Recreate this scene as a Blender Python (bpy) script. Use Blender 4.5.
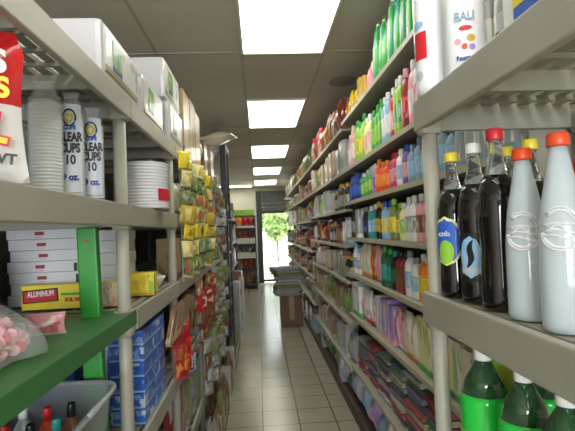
import bpy, bmesh, math, random
from mathutils import Vector, Matrix
R = random.Random(7)
SC = bpy.context.scene
for o in list(bpy.data.objects): bpy.data.objects.remove(o)
COL = SC.collection
PI = math.pi

# ---------------------------------------------------------------- camera, world, exposure
def make_camera():
    f = 460.0
    v = Vector(((259.0 - 287.5) / f, -(230.0 - 215.5) / f, 1.0)).normalized()      # the aisle's direction seen from the camera
    r = math.radians(2.3)
    u = Vector((-math.sin(r), math.cos(r), 0)); u.z = -(u.x * v.x + u.y * v.y) / v.z; u.normalize()
    x = u.cross(v).normalized()
    m = Matrix(((x.x, x.y, -x.z), (v.x, v.y, -v.z), (u.x, u.y, -u.z))).to_4x4()
    cd = bpy.data.cameras.new('camera'); c = bpy.data.objects.new('camera', cd); COL.objects.link(c)
    m.translation = Vector((0, 0, 1.6)); c.matrix_world = m
    cd.sensor_fit = 'HORIZONTAL'; cd.sensor_width = 36; cd.lens = 36 * f / 575.0; cd.clip_start = 0.02; cd.clip_end = 300
    cd.dof.use_dof = True; cd.dof.focus_distance = 1.3; cd.dof.aperture_fstop = 9
    SC.camera = c
make_camera()
W = bpy.data.worlds.new('sky'); SC.world = W; W.use_nodes = True
bg = W.node_tree.nodes['Background']; bg.inputs[0].default_value = (0.86, 0.93, 1.0, 1); bg.inputs[1].default_value = 3.2
sd = bpy.data.lights.new('sun', 'SUN'); sd.energy = 16; sd.angle = 0.02; sd.color = (1, .95, .85)
so = bpy.data.objects.new('sun', sd); COL.objects.link(so); so.rotation_euler = (math.radians(-50), 0, math.radians(20)); so.location = (0, 20, 12)
LAMP = 5.2
ad = bpy.data.lights.new('added_fill', 'AREA'); ad.shape = 'RECTANGLE'; ad.size = 2.6; ad.size_y = 1.7; ad.energy = 185; ad.color = (.93, .97, 1)   # fill for the near goods, added together with the unseen rear window
ao = bpy.data.objects.new('added_fill', ad); COL.objects.link(ao); ao.location = (-.5, -4.44, 1.65); ao.rotation_euler = (math.radians(90), 0, 0)
SC.view_settings.view_transform = 'Standard'; SC.view_settings.look = 'None'
SC.view_settings.exposure = 0.35; SC.view_settings.gamma = 1.0; SC.view_settings.use_curve_mapping = False

# ---------------------------------------------------------------- materials
PAL = {'white': (.80, .80, .80), 'cream': (.72, .66, .50), 'yellow': (.85, .68, .04), 'pale yellow': (.80, .76, .34), 'gold': (.60, .38, .05),
       'orange': (.85, .27, .03), 'orange-red': (.82, .08, .02), 'red': (.62, .02, .03), 'magenta': (.66, .03, .18), 'pink': (.80, .36, .42),
       'purple': (.20, .08, .35), 'violet': (.38, .26, .55), 'navy blue': (.015, .03, .26), 'blue': (.03, .12, .55), 'light blue': (.28, .50, .72),
       'blue-grey': (.22, .33, .42), 'teal': (.03, .33, .33), 'green': (.05, .38, .06), 'lime green': (.30, .60, .06), 'dark green': (.02, .13, .05),
       'olive green': (.22, .25, .08), 'brown': (.20, .09, .04), 'tan': (.50, .36, .20), 'grey': (.32, .32, .31), 'black': (.012, .012, .014), 'silver': (.5, .51, .53),
       'dark red': (.28, .03, .03)}
MATS = {}
def nodes(name):
    m = bpy.data.materials.new(name); m.use_nodes = True
    return m, m.node_tree, m.node_tree.nodes['Principled BSDF']
def pm(key, color, rough=.5, metal=0, trans=0, coat=0, noise=0, scale=8, ior=1.45, alpha=1, bump=0):
    if key in MATS: return MATS[key]
    m, t, b = nodes(key)
    b.inputs['Base Color'].default_value = (*color, 1); b.inputs['Roughness'].default_value = rough
    b.inputs['Metallic'].default_value = metal; b.inputs['Transmission Weight'].default_value = trans
    b.inputs['Coat Weight'].default_value = coat; b.inputs['IOR'].default_value = ior; b.inputs['Alpha'].default_value = alpha
    tc = t.nodes.new('ShaderNodeTexCoord'); n = t.nodes.new('ShaderNodeTexNoise'); n.inputs['Scale'].default_value = scale; n.inputs['Detail'].default_value = 4
    t.links.new(tc.outputs['Object'], n.inputs['Vector'])
    if noise:
        r = t.nodes.new('ShaderNodeValToRGB'); e = r.color_ramp.elements
        e[0].position = .3; e[1].position = .7
        e[0].color = (*[c * (1 - noise) for c in color], 1); e[1].color = (*[min(1, c * (1 + noise)) for c in color], 1)
        t.links.new(n.outputs['Fac'], r.inputs['Fac']); t.links.new(r.outputs['Color'], b.inputs['Base Color'])
    if bump:
        bp = t.nodes.new('ShaderNodeBump'); bp.inputs['Strength'].default_value = bump; bp.inputs['Distance'].default_value = .004
        t.links.new(n.outputs['Fac'], bp.inputs['Height']); t.links.new(bp.outputs['Normal'], b.inputs['Normal'])
    MATS[key] = m; return m
def plain(c, rough=.4): return pm(c + ' plastic', PAL[c], rough, coat=.15, noise=.04)
def printed(c1, c2, c3, cell=9, rough=.35, bands=True):
    """printed packaging: a ground colour, a band near the top and the bottom, patches of ink between"""
    key = 'printed %s %s %s %s %s' % (c1, c2, c3, cell, bands)
    if key in MATS: return MATS[key]
    m, t, b = nodes(key); L = t.links; b.inputs['Roughness'].default_value = rough; b.inputs['Coat Weight'].default_value = .15
    tc = t.nodes.new('ShaderNodeTexCoord'); oi = t.nodes.new('ShaderNodeObjectInfo')
    ad = t.nodes.new('ShaderNodeVectorMath'); ad.operation = 'MULTIPLY_ADD'; ad.inputs[1].default_value = (1, 1, .45)
    ml = t.nodes.new('ShaderNodeVectorMath'); ml.operation = 'SCALE'; ml.inputs['Scale'].default_value = 40
    cb = t.nodes.new('ShaderNodeCombineXYZ')
    for i in range(3): L.new(oi.outputs['Random'], cb.inputs[i])
    L.new(cb.outputs[0], ml.inputs[0]); L.new(tc.outputs['Generated'], ad.inputs[0]); L.new(ml.outputs[0], ad.inputs[2])
    vo = t.nodes.new('ShaderNodeTexVoronoi'); vo.distance = 'CHEBYCHEV'; vo.inputs['Scale'].default_value = cell * .55; L.new(ad.outputs[0], vo.inputs['Vector'])
    sp = t.nodes.new('ShaderNodeSeparateColor'); L.new(vo.outputs['Color'], sp.inputs[0])
    no = t.nodes.new('ShaderNodeTexNoise'); no.inputs['Scale'].default_value = cell * .6; L.new(ad.outputs[0], no.inputs['Vector'])
    def thr(sock, v):
        g = t.nodes.new('ShaderNodeMath'); g.operation = 'SUBTRACT'; L.new(sock, g.inputs[0]); g.inputs[1].default_value = v - .03
        q = t.nodes.new('ShaderNodeMath'); q.operation = 'MULTIPLY'; q.use_clamp = True; q.inputs[1].default_value = 16; L.new(g.outputs[0], q.inputs[0]); return q.outputs[0]
    def mix(f, a, c):
        x = t.nodes.new('ShaderNodeMix'); x.data_type = 'RGBA'; L.new(f, x.inputs[0])
        if isinstance(a, tuple): x.inputs[6].default_value = (*a, 1)
        else: L.new(a, x.inputs[6])
        x.inputs[7].default_value = (*c, 1); return x.outputs[2]
    col = mix(thr(no.outputs['Fac'], .57), PAL[c1], tuple(.6 * a + .4 * b for a, b in zip(PAL[c2], PAL[c1])))
    col = mix(thr(sp.outputs[0], .80), col, tuple(.65 * a + .35 * b for a, b in zip(PAL[c3], PAL[c1])))
    if bands:
        sx = t.nodes.new('ShaderNodeSeparateXYZ'); L.new(tc.outputs['Generated'], sx.inputs[0])
        col = mix(thr(sx.outputs[2], .90), col, PAL[c1])
        s2 = t.nodes.new('ShaderNodeMath'); s2.operation = 'SUBTRACT'; s2.inputs[0].default_value = 1; L.new(sx.outputs[2], s2.inputs[1])
        col = mix(thr(s2.outputs[0], .86), col, PAL[c2])
    L.new(col, b.inputs['Base Color']); MATS[key] = m; return m

# ---------------------------------------------------------------- mesh helpers
class MB:
    def __init__(s): s.bm = bmesh.new(); s.mi = 0
    def mat(s, i): s.mi = i; return s
    def face(s, vs):
        try: f = s.bm.faces.new(vs)
        except ValueError: return
        f.material_index = s.mi; f.smooth = s.smooth
    smooth = False
    def box(s, x0, x1, y0, y1, z0, z1, bev=0):
        v = [s.bm.verts.new(p) for p in ((x0, y0, z0), (x1, y0, z0), (x1, y1, z0), (x0, y1, z0), (x0, y0, z1), (x1, y0, z1), (x1, y1, z1), (x0, y1, z1))]
        fs = []
        for q in ((0, 3, 2, 1), (4, 5, 6, 7), (0, 1, 5, 4), (1, 2, 6, 5), (2, 3, 7, 6), (3, 0, 4, 7)):
            f = s.bm.faces.new([v[i] for i in q]); f.material_index = s.mi; fs.append(f)
        if bev:
            es = set(e for f in fs for e in f.edges)
            bmesh.ops.bevel(s.bm, geom=list(es), offset=bev, segments=2, affect='EDGES', profile=.6, clamp_overlap=True)
        return s
    def cyl(s, p, q, r, n=12, r2=None):
        p = Vector(p); q = Vector(q); d = (q - p).normalized(); a = d.orthogonal().normalized(); b = d.cross(a); r2 = r if r2 is None else r2
        A = [s.bm.verts.new(p + (a * math.cos(2 * PI * i / n) + b * math.sin(2 * PI * i / n)) * r) for i in range(n)]
        B = [s.bm.verts.new(q + (a * math.cos(2 * PI * i / n) + b * math.sin(2 * PI * i / n)) * r2) for i in range(n)]
        for i in range(n):
            s.smooth = True; s.face([A[i], A[(i + 1) % n], B[(i + 1) % n], B[i]])
        s.smooth = False; s.face(A[::-1]); s.face(B); return s
    def tube(s, pts, r, n=6):
        rings = []
        for i, p in enumerate(pts):
            p = Vector(p); d = (Vector(pts[min(i + 1, len(pts) - 1)]) - Vector(pts[max(i - 1, 0)])).normalized()
            up = Vector((.13, .21, .97)) if abs(d.z) < .9 else Vector((1, .1, 0)); a = d.cross(up).normalized(); b = d.cross(a)
            rings.append([s.bm.verts.new(p + (a * math.cos(2 * PI * k / n) + b * math.sin(2 * PI * k / n)) * r) for k in range(n)])
        s.smooth = True
        for A, B in zip(rings, rings[1:]):
            for k in range(n): s.face([A[k], A[(k + 1) % n], B[(k + 1) % n], B[k]])
        s.smooth = False; s.face(rings[0][::-1]); s.face(rings[-1]); return s
    def loft(s, prof, n=20, ex=2.0, cx=0, cy=0, caps=True):
        """prof: (z, rx, ry) rings of a superellipse cross section"""
        rings = []
        for z, rx, ry in prof:
            ring = []
            for i in range(n):
                a = 2 * PI * i / n; c, q = math.cos(a), math.sin(a)
                ring.append(s.bm.verts.new((cx + rx * math.copysign(abs(c) ** (2 / ex), c), cy + ry * math.copysign(abs(q) ** (2 / ex), q), z)))
            rings.append(ring)
        s.smooth = True
        for A, B in zip(rings, rings[1:]):
            for i in range(n): s.face([A[i], A[(i + 1) % n], B[(i + 1) % n], B[i]])
        s.smooth = False
        if caps: s.face(rings[0][::-1]); s.face(rings[-1])
        return s
    def grid(s, fn, nu, nv):
        V = [[s.bm.verts.new(fn(i / nu, j / nv)) for j in range(nv + 1)] for i in range(nu + 1)]
        s.smooth = True
        for i in range(nu):
            for j in range(nv): s.face([V[i][j], V[i + 1][j], V[i + 1][j + 1], V[i][j + 1]])
        s.smooth = False; return s
    def mesh(s, name, mats):
        bmesh.ops.recalc_face_normals(s.bm, faces=s.bm.faces)
        me = bpy.data.meshes.new(name); s.bm.to_mesh(me); s.bm.free()
        for m in (mats if isinstance(mats, (list, tuple)) else [mats]): me.materials.append(m)
        return me
    def obj(s, name, mats, parent=None, loc=None):
        o = bpy.data.objects.new(name, s.mesh(name, mats)); COL.objects.link(o)
        if parent: o.parent = parent
        if loc: o.location = loc
        return o
USED = {}
def tag(o, label, cat, group=None, kind=None):
    o['label'] = label; o['category'] = cat
    USED[label] = USED.get(label, 0) + 1
    if group: o['group'] = group
    if kind: o['kind'] = kind
    return o
def struct(o): o['kind'] = 'structure'; return o
def empty(name, loc=(0, 0, 0), rz=0):
    o = bpy.data.objects.new(name, None); o.empty_display_size = .05; COL.objects.link(o); o.location = loc; o.rotation_euler = (0, 0, rz); return o
def text(s, size, name, mat, parent, loc, rot=(PI / 2, 0, 0), bold=.0, sx=1):
    c = bpy.data.curves.new('t', 'FONT'); c.body = s; c.size = size; c.extrude = .0006; c.offset = bold; c.align_x = 'CENTER'; c.align_y = 'CENTER'
    t = bpy.data.objects.new('t', c); COL.objects.link(t); bpy.context.view_layer.update()
    me = bpy.data.meshes.new_from_object(t.evaluated_get(bpy.context.evaluated_depsgraph_get())); bpy.data.objects.remove(t)
    me.materials.clear(); me.materials.append(mat)
    o = bpy.data.objects.new(name, me); COL.objects.link(o); o.parent = parent; o.location = loc; o.rotation_euler = rot; o.scale = (sx, 1, 1); return o

# ---------------------------------------------------------------- the room
X0, X1, Y0, Y1, H = -2.6, 1.22, -4.6, 14.0, 2.9
def math_node(t, op, a, b=None, c=None):
    n = t.nodes.new('ShaderNodeMath'); n.operation = op
    for i, v in enumerate((a, b, c)):
        if v is None: continue
        if isinstance(v, (int, float)): n.inputs[i].default_value = v
        else: t.links.new(v, n.inputs[i])
    return n.outputs[0]
def floor_mat():
    m, t, b = nodes('square floor tile'); L = t.links
    tc = t.nodes.new('ShaderNodeTexCoord'); s = t.nodes.new('ShaderNodeSeparateXYZ'); L.new(tc.outputs['Object'], s.inputs[0])
    fx = math_node(t, 'FRACT', math_node(t, 'DIVIDE', math_node(t, 'ADD', s.outputs[0], 3.0 + .026 + .03), .3027))
    fy = math_node(t, 'FRACT', math_node(t, 'DIVIDE', math_node(t, 'ADD', s.outputs[1], 6.1 - 3.81), .305))
    gx = math_node(t, 'LESS_THAN', math_node(t, 'ABSOLUTE', math_node(t, 'SUBTRACT', fx, .5)), .484)
    gy = math_node(t, 'LESS_THAN', math_node(t, 'ABSOLUTE', math_node(t, 'SUBTRACT', fy, .5)), .486)
    g = math_node(t, 'MULTIPLY', gx, gy)
    n = t.nodes.new('ShaderNodeTexNoise'); n.inputs['Scale'].default_value = 3; n.inputs['Detail'].default_value = 6; L.new(tc.outputs['Object'], n.inputs['Vector'])
    r = t.nodes.new('ShaderNodeValToRGB'); r.color_ramp.elements[0].color = (.30, .285, .215, 1); r.color_ramp.elements[1].color = (.40, .38, .30, 1); L.new(n.outputs['Fac'], r.inputs['Fac'])
    x = t.nodes.new('ShaderNodeMix'); x.data_type = 'RGBA'; L.new(g, x.inputs[0]); x.inputs[6].default_value = (.07, .065, .05, 1); L.new(r.outputs['Color'], x.inputs[7]); L.new(x.outputs[2], b.inputs['Base Color'])
    L.new(math_node(t, 'MULTIPLY_ADD', n.outputs['Fac'], .12, .15), b.inputs['Roughness'])
    bp = t.nodes.new('ShaderNodeBump'); bp.inputs['Strength'].default_value = .4; bp.inputs['Distance'].default_value = .002; L.new(g, bp.inputs['Height']); L.new(bp.outputs[0], b.inputs['Normal'])
    return m
def ceil_mat():
    m, t, b = nodes('mineral fibre ceiling tile'); L = t.links; b.inputs['Roughness'].default_value = .9
    tc = t.nodes.new('ShaderNodeTexCoord')
    n = t.nodes.new('ShaderNodeTexNoise'); n.inputs['Scale'].default_value = 1.4; n.inputs['Detail'].default_value = 6; L.new(tc.outputs['Object'], n.inputs['Vector'])
    r = t.nodes.new('ShaderNodeValToRGB'); e = r.color_ramp.elements; e[0].position = .3; e[1].position = .7; e[0].color = (.47, .445, .375, 1); e[1].color = (.54, .515, .44, 1); L.new(n.outputs['Fac'], r.inputs['Fac'])
    # a brown water stain on one tile
    mp = t.nodes.new('ShaderNodeMapping'); mp.inputs['Location'].default_value = (-.80 / .17, -4.05 / .22, 0); mp.inputs['Scale'].default_value = (1 / .17, 1 / .22, 0); L.new(tc.outputs['Object'], mp.inputs['Vector'])
    ln = t.nodes.new('ShaderNodeVectorMath'); ln.operation = 'LENGTH'; L.new(mp.outputs[0], ln.inputs[0])
    d = math_node(t, 'ADD', ln.outputs['Value'], math_node(t, 'MULTIPLY', n.outputs['Fac'], .5))
    rr = t.nodes.new('ShaderNodeValToRGB'); q = rr.color_ramp.elements; q[0].position = .9; q[0].color = (.45, .45, .45, 1); q[1].position = 1.25; q[1].color = (0, 0, 0, 1); L.new(d, rr.inputs['Fac'])
    x = t.nodes.new('ShaderNodeMix'); x.data_type = 'RGBA'; L.new(rr.outputs['Color'], x.inputs[0]); L.new(r.outputs['Color'], x.inputs[6]); x.inputs[7].default_value = (.10, .075, .045, 1)
    L.new(x.outputs[2], b.inputs['Base Color']); return m
WALL = pm('painted plaster wall', (.50, .48, .40), .8, noise=.06, scale=3)
struct(MB().box(X0, X1, Y0, Y1 + .02, -.1, 0).obj('floor', floor_mat()))
struct(MB().box(X0, X1, Y0, Y1, H, H + .1).obj('ceiling', ceil_mat()))
struct(MB().box(X0 - .1, X0, Y0, Y1 + .2, -.1, H + .1).obj('wall_left', WALL))
struct(MB().box(X1, X1 + .1, Y0, Y1 + .2, -.1, H + .1).obj('wall_right', WALL))
wb = MB()
for a in ((X0, -1.85, 0, H), (.85, X1, 0, H), (-1.85, .85, 0, .75), (-1.85, .85, 2.55, H)): wb.box(a[0], a[1], Y0 - .1, Y0, a[2], a[3])
struct(wb.obj('wall_back', WALL))
wf = MB()
for a in ((X0, -2.4, 0, H), (-2.4, -.22, 0, .62), (-2.4, -.22, 2.12, H), (-.22, -.06, 0, H), (-.06, X1, 2.78, H), (1.12, X1, 0, 2.78)):
    wf.box(a[0], a[1], Y1, Y1 + .2, a[2], a[3])
struct(wf.obj('wall_front', WALL))
DARK = pm('black painted metal', (.012, .012, .013), .4, noise=.1)
SHUT = pm('dark grey shutter steel', (.085, .085, .08), .5, metal=.3, noise=.15)
# ceiling T-bars
tb = MB()
x = .53 - .61 * 5
while x < X1: tb.box(x - .008, x + .008, Y0, Y1, H - .004, H + .002); x += .61
y = 3.33 - 1.22 * 5
while y < Y1: tb.box(X0, X1, y - .008, y + .008, H - .0045, H + .002); y += 1.22
struct(tb.obj('trim_1', pm('grey ceiling grid bar', (.36, .345, .29), .7)))
# front door, its frame and the shutter box over it
dr = empty('door_1', (0, Y1, 0)); dr['kind'] = 'structure'
dm = MB(); dm.box(-.06, .11, -.03, .12, 0, 2.78); dm.box(1.06, 1.12, -.03, .12, 0, 2.78); dm.box(.11, 1.06, -.03, .12, 2.09, 2.16); dm.obj('door_frame', DARK, dr)
sm = MB()
for k in range(5): sm.box(.11, 1.06, -.05 + .012 * (k % 2), .08, 2.16 + k * .124, 2.16 + k * .124 + .118, .01)
sm.obj('shutter_box', SHUT, dr)
GL = pm('clear window glass', (1, 1, 1), .0, trans=1, ior=1.02)
MB().box(.13, 1.04, .05, .056, .10, 2.07).obj('pane', GL, dr)
MB().box(.11, 1.06, .03, .08, .02, .10).obj('bottom_rail', DARK, dr)
MB().box(.12, 1.05, .015, .035, 1.00, 1.035, .005).obj('push_bar', pm('brushed aluminium', (.6, .6, .6), .3, metal=1), dr)
wn = empty('window_1', (0, Y1, 0)); wn['kind'] = 'structure'
fm = MB(); fm.box(-2.4, -.22, .02, .10, .62, .68); fm.box(-2.4, -.22, .02, .10, 2.06, 2.12)
for xx in (-2.4, -1.34, -.28): fm.box(xx, xx + .06, .02, .10, .68, 2.06)
fm.obj('window_frame', DARK, wn)
MB().box(-2.34, -1.34, .05, .056, .68, 2.06).box(-1.28, -.28, .05, .056, .68, 2.06).obj('pane', GL, wn)
wn = empty('added_rear_window', (0, Y0, 0)); wn['kind'] = 'structure'  # rear window added for the fill light, no such window is seen
fm = MB(); fm.box(-1.85, .85, -.08, 0, .75, .81); fm.box(-1.85, .85, -.08, 0, 2.49, 2.55)
for xx in (-1.85, -.53, .79): fm.box(xx, xx + .06, -.08, 0, .81, 2.49)
fm.obj('window_frame', DARK, wn)
MB().box(-1.79, -.53, -.05, -.044, .81, 2.49).box(-.47, .79, -.05, -.044, .81, 2.49).obj('pane', GL, wn)
# light fixtures
LM = pm('fluorescent diffuser', (1, 1, 1), .4)
lb = LM.node_tree.nodes['Principled BSDF']; lb.inputs['Emission Color'].default_value = (1.0, .97, .86, 1); lb.inputs['Emission Strength'].default_value = LAMP
FR = pm('white enamelled fixture frame', (.55, .53, .46), .5)
fx_names = ['nearest ceiling light panel, cut off by the top edge of the picture', 'second nearest ceiling light panel above the aisle', 'third ceiling light panel from the camera above the aisle',
            'fourth ceiling light panel from the camera above the aisle', 'farthest of the long ceiling light panels above the aisle']
def fixture(xc, y0, w, l, lab):
    t = empty('ceiling_light', (xc, y0 + l / 2, H - .012)); tag(t, lab, 'ceiling light', 'light panels in the ceiling')
    f = MB(); a, b = w / 2, l / 2
    f.box(-a - .02, a + .02, -b - .02, -b, -.006, .011); f.box(-a - .02, a + .02, b, b + .02, -.006, .011); f.box(-a - .02, -a, -b, b, -.006, .011); f.box(a, a + .02, -b, b, -.006, .011)
    f.obj('frame', FR, t); MB().box(-a, a, -b, b, 0, .008).obj('diffuser', LM, t)
for k, yy in enumerate((2.12, 4.56, 7.03, 9.5, 11.95)): fixture(.222, yy, .57, 1.2, fx_names[k])
fixture(-.72, 13.1, 1.1, .55, 'light panel crosswise at the far left end of the ceiling')
fixture(.222, -.36, .57, 1.2, 'ceiling light panel directly above the camera, out of the picture')
fixture(.222, -2.8, .57, 1.2, 'ceiling light panel behind the camera, out of the picture')  # unseen panel, added for more light on the near goods
fixture(-1.6, 4.56, .57, 1.2, 'ceiling light panel over the next aisle on the left, hidden')

# outside: pavement, road, hedge and trees
struct(MB().box(-14, 14, Y1 + .02, 40, -.12, -.01).obj('ground_outside', pm('sunlit concrete pavement', (.62, .60, .55), .8, noise=.1, scale=2)))
LEAF = pm('sunlit leaves', (.30, .42, .14), .6, noise=.5, scale=3)
def tree(x, y, z, r, lab, trunk=True):
    t = empty('tree', (x, y, -.01)); tag(t, lab, 'tree', 'trees across the street')
    m = MB()
    for i in range(700):
        a = R.uniform(0, 2 * PI); e = math.asin(R.uniform(-1, 1)); q = r * R.uniform(.5, 1)
        p = Vector((q * math.cos(a) * math.cos(e), q * .8 * math.sin(a) * math.cos(e), z + q * math.sin(e)))
        u = Vector((R.gauss(0, 1), R.gauss(0, 1), R.gauss(0, 1))).normalized() * .16; w = u.orthogonal().normalized() * .09
        m.face([m.bm.verts.new(p - u), m.bm.verts.new(p + w), m.bm.verts.new(p + u), m.bm.verts.new(p - w)])
    m.obj('crown', LEAF, t)
    if trunk: MB().cyl((0, 0, 0), (0, 0, z), .06, 10, .04).obj('trunk', pm('tree bark', (.12, .08, .05), .9, noise=.3), t)
tree(.9, 23, 1.95, .95, 'green tree outside seen through the open glass door')
tree(-2.4, 24, 2.6, 1.6, 'green tree outside behind the front window, left of the door')

# ---------------------------------------------------------------- goods: prototypes of packaging, each a list of (part, mesh)
PROTO = {}
def proto(kind, c1, c2, c3):
    """canonical size 1 x 1 x 1, base at z=0, front towards -x"""
    key = (kind, c1, c2, c3)
    if key in PROTO: return PROTO[key]
    P = []
    body = plain(c1); pr = printed(c2, c1 if c1 != c2 else 'white', c3, 8)
    if kind == 'bottle':       # shampoo or cleaner bottle: flat oval body, shoulder, neck and cap
        P.append(('body', MB().loft([(0, .40, .40), (.01, .47, .46), (.06, .5, .5), (.60, .5, .5), (.72, .47, .44), (.80, .34, .27), (.84, .22, .16), (.86, .2, .14)], 20, 2.6).mesh('body', body)))
        P.append(('label', MB().loft([(.14, .515, .505), (.56, .515, .505)], 20, 2.6, caps=False).mesh('label', pr)))
        P.append(('cap', MB().loft([(.85, .27, .19), (.86, .3, .21), (.96, .29, .20), (1.0, .24, .16)], 16, 2).mesh('cap', plain(c3))))
    elif kind == 'spray':      # trigger bottle
        P.append(('body', MB().loft([(0, .42, .42), (.02, .5, .5), (.45, .48, .48), (.62, .30, .26), (.74, .16, .13)], 18, 2.5).mesh('body', body)))
        P.append(('label', MB().loft([(.10, .515, .51), (.42, .50, .495)], 18, 2.5, caps=False).mesh('label', pr)))
        P.append(('trigger_head', MB().loft([(.73, .2, .17), (.83, .2, .17)], 12).box(-.5, .3, -.12, .12, .83, .98, .03).box(-.42, -.30, -.06, .06, .66, .84).mesh('trigger_head', plain(c3))))
    elif kind == 'jug':        # detergent jug with a handle
        P.append(('body', MB().loft([(0, .42, .45), (.02, .5, .5), (.55, .5, .5), (.72, .42, .42), (.84, .2, .2), (.88, .2, .2)], 20, 3.2).mesh('body', body)))
        P.append(('label', MB().loft([(.10, .51, .508), (.52, .51, .508)], 20, 3.2, caps=False).mesh('label', pr)))
        P.append(('cap', MB().loft([(.86, .25, .24), (.99, .23, .22), (1, .2, .2)], 16).mesh('cap', plain(c3))))
        P.append(('handle', MB().tube([(0, .22, .84), (0, .38, .86), (0, .50, .78), (0, .52, .66), (0, .44, .60)], .05, 8).mesh('handle', body)))
    elif kind == 'carton':
        P.append(('carton', MB().box(-.5, .5, -.5, .5, 0, 1, .012).mesh('carton', printed(c1, c2, c3, 6))))
    elif kind == 'can':
        P.append(('body', MB().loft([(0, .46, .46), (.01, .48, .48), (.03, .48, .48), (.97, .48, .48)], 20).mesh('body', printed(c1, c2, c3, 7))))
        P.append(('lid', MB().loft([(.96, .49, .49), (.99, .49, .49), (1, .46, .46), (.985, .44, .44)], 20).mesh('lid', pm('tin', PAL['silver'], .3, metal=.9))))
    elif kind == 'jar':
        P.append(('body', MB().loft([(0, .44, .44), (.02, .5, .5), (.70, .5, .5), (.80, .38, .38), (.84, .38, .38)], 20).mesh('body', body)))
        P.append(('label', MB().loft([(.15, .508, .508), (.62, .508, .508)], 20, caps=False).mesh('label', pr)))
        P.append(('lid', MB().loft([(.82, .43, .43), (.83, .44, .44), (.99, .44, .44), (1, .42, .42)], 20).mesh('lid', plain(c3))))
    elif kind == 'bag':        # pillow bag, crimped at top and bottom
        def sd_(s):
            def fn(u, v):
                w = .5 - .05 * math.sin(v * PI) ; d = .5 * (math.sin(PI * min(1, max(0, v))) ** .55) * (math.sin(PI * u) ** .6 if 0 < u < 1 else 0)
                d *= 1 + .12 * math.sin(9 * v + 5 * u) + .08 * math.sin(17 * u - 6 * v)
                return (s * d * .95, (u - .5) * 2 * w, .02 + v * .96 + .012 * math.sin(u * 25))
            return fn
        P.append(('bag', MB().grid(sd_(-1), 12, 14).grid(sd_(1), 12, 14).mesh('bag', printed(c1, c2, c3, 6, .22))))
        P.append(('seam', MB().box(-.03, .03, -.5, .5, .955, 1.0).mesh('seam', printed(c1, c2, c3, 6, .22))))
    elif kind == 'folded':     # folded cloth with a rounded fold
        def fc(u, v):
            a = u * 2 * PI; c, q = math.cos(a), math.sin(a)
            k = .5 * (.93 + .07 * math.sin(3 * v * PI))
            return (k * math.copysign(abs(c) ** .35, c), (v - .5), .5 + .49 * math.copysign(abs(q) ** .5, q))
        P.append(('cloth', MB().grid(fc, 16, 4).box(-.46, .46, -.495, .495, .1, .9).mesh('cloth', pm('folded ' + c1, tuple(.38 * v + .07 for v in PAL[c1]), .8, noise=.2, scale=2))))
    elif kind == 'wrap':       # upright roll in pointed wrap
        P.append(('wrap', MB().loft([(0, .3, .3), (.04, .5, .5), (.5, .46, .46), (.8, .3, .3), (.92, .10, .10), (1, .04, .04)], 12).mesh('wrap', printed(c1, c2, c3, 7, .3, False))))
        P.append(('tie', MB().loft([(.90, .13, .13), (.93, .13, .13)], 10).mesh('tie', plain(c2))))
    PROTO[key] = P; return P
JOIN = {}
def joined(key):
    if key in JOIN: return JOIN[key]
    bm = bmesh.new(); mats = []
    for nm, me in proto(*key):
        n0 = len(bm.faces); bm.from_mesh(me); bm.faces.ensure_lookup_table()
        for i in range(n0, len(bm.faces)): bm.faces[i].material_index = len(mats)
        mats.append(me.materials[0])
    me = bpy.data.meshes.new(key[0]); bm.to_mesh(me); bm.free()
    for m in mats: me.materials.append(m)
    JOIN[key] = me; return me
NOUN = {'bottle': ('shampoo_bottle', 'bottle'), 'spray': ('spray_bottle', 'spray bottle'), 'jug': ('detergent_jug', 'jug'), 'carton': ('carton_box', 'carton'), 'can': ('tin_can', 'can'),
        'jar': ('jar', 'jar'), 'bag': ('packet', 'packet'), 'folded': ('folded_cloth', 'folded cloth'), 'wrap': ('wrapped_roll', 'wrapped roll')}
def place(kind, cols, loc, size, rz=0, parts=False, name=None, tilt=(0, 0)):
    key = (kind, *cols); nm = name or NOUN[kind][0]
    if nm == 'packet' and loc[0] > .2: nm = 'refill_pouch'
    if parts and len(proto(*key)) > 1:
        t = empty(nm, loc, rz); t.scale = size; t.rotation_euler = (tilt[0], tilt[1], rz)
        for pn, me in proto(*key):
            o = bpy.data.objects.new(pn, me); COL.objects.link(o); o.parent = t
        return t
    o = bpy.data.objects.new(nm, joined(key)); COL.objects.link(o); o.location = loc; o.rotation_euler = (tilt[0], tilt[1], rz); o.scale = size
    return o
ORD = ['first', 'second', 'third', 'fourth', 'fifth', 'sixth', 'seventh', 'eighth', 'ninth', 'tenth', 'eleventh', 'twelfth', 'thirteenth', 'fourteenth', 'fifteenth', 'sixteenth', 'seventeenth', 'eighteenth', 'nineteenth', 'twentieth',
       'twenty-first', 'twenty-second', 'twenty-third', 'twenty-fourth', 'twenty-fifth', 'twenty-sixth', 'twenty-seventh', 'twenty-eighth', 'twenty-ninth', 'thirtieth', 'thirty-first', 'thirty-second', 'thirty-third', 'thirty-fourth', 'thirty-fifth', 'thirty-sixth', 'thirty-seventh', 'thirty-eighth', 'thirty-ninth', 'fortieth'] + ['%dth' % i for i in range(41, 90)]
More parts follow.
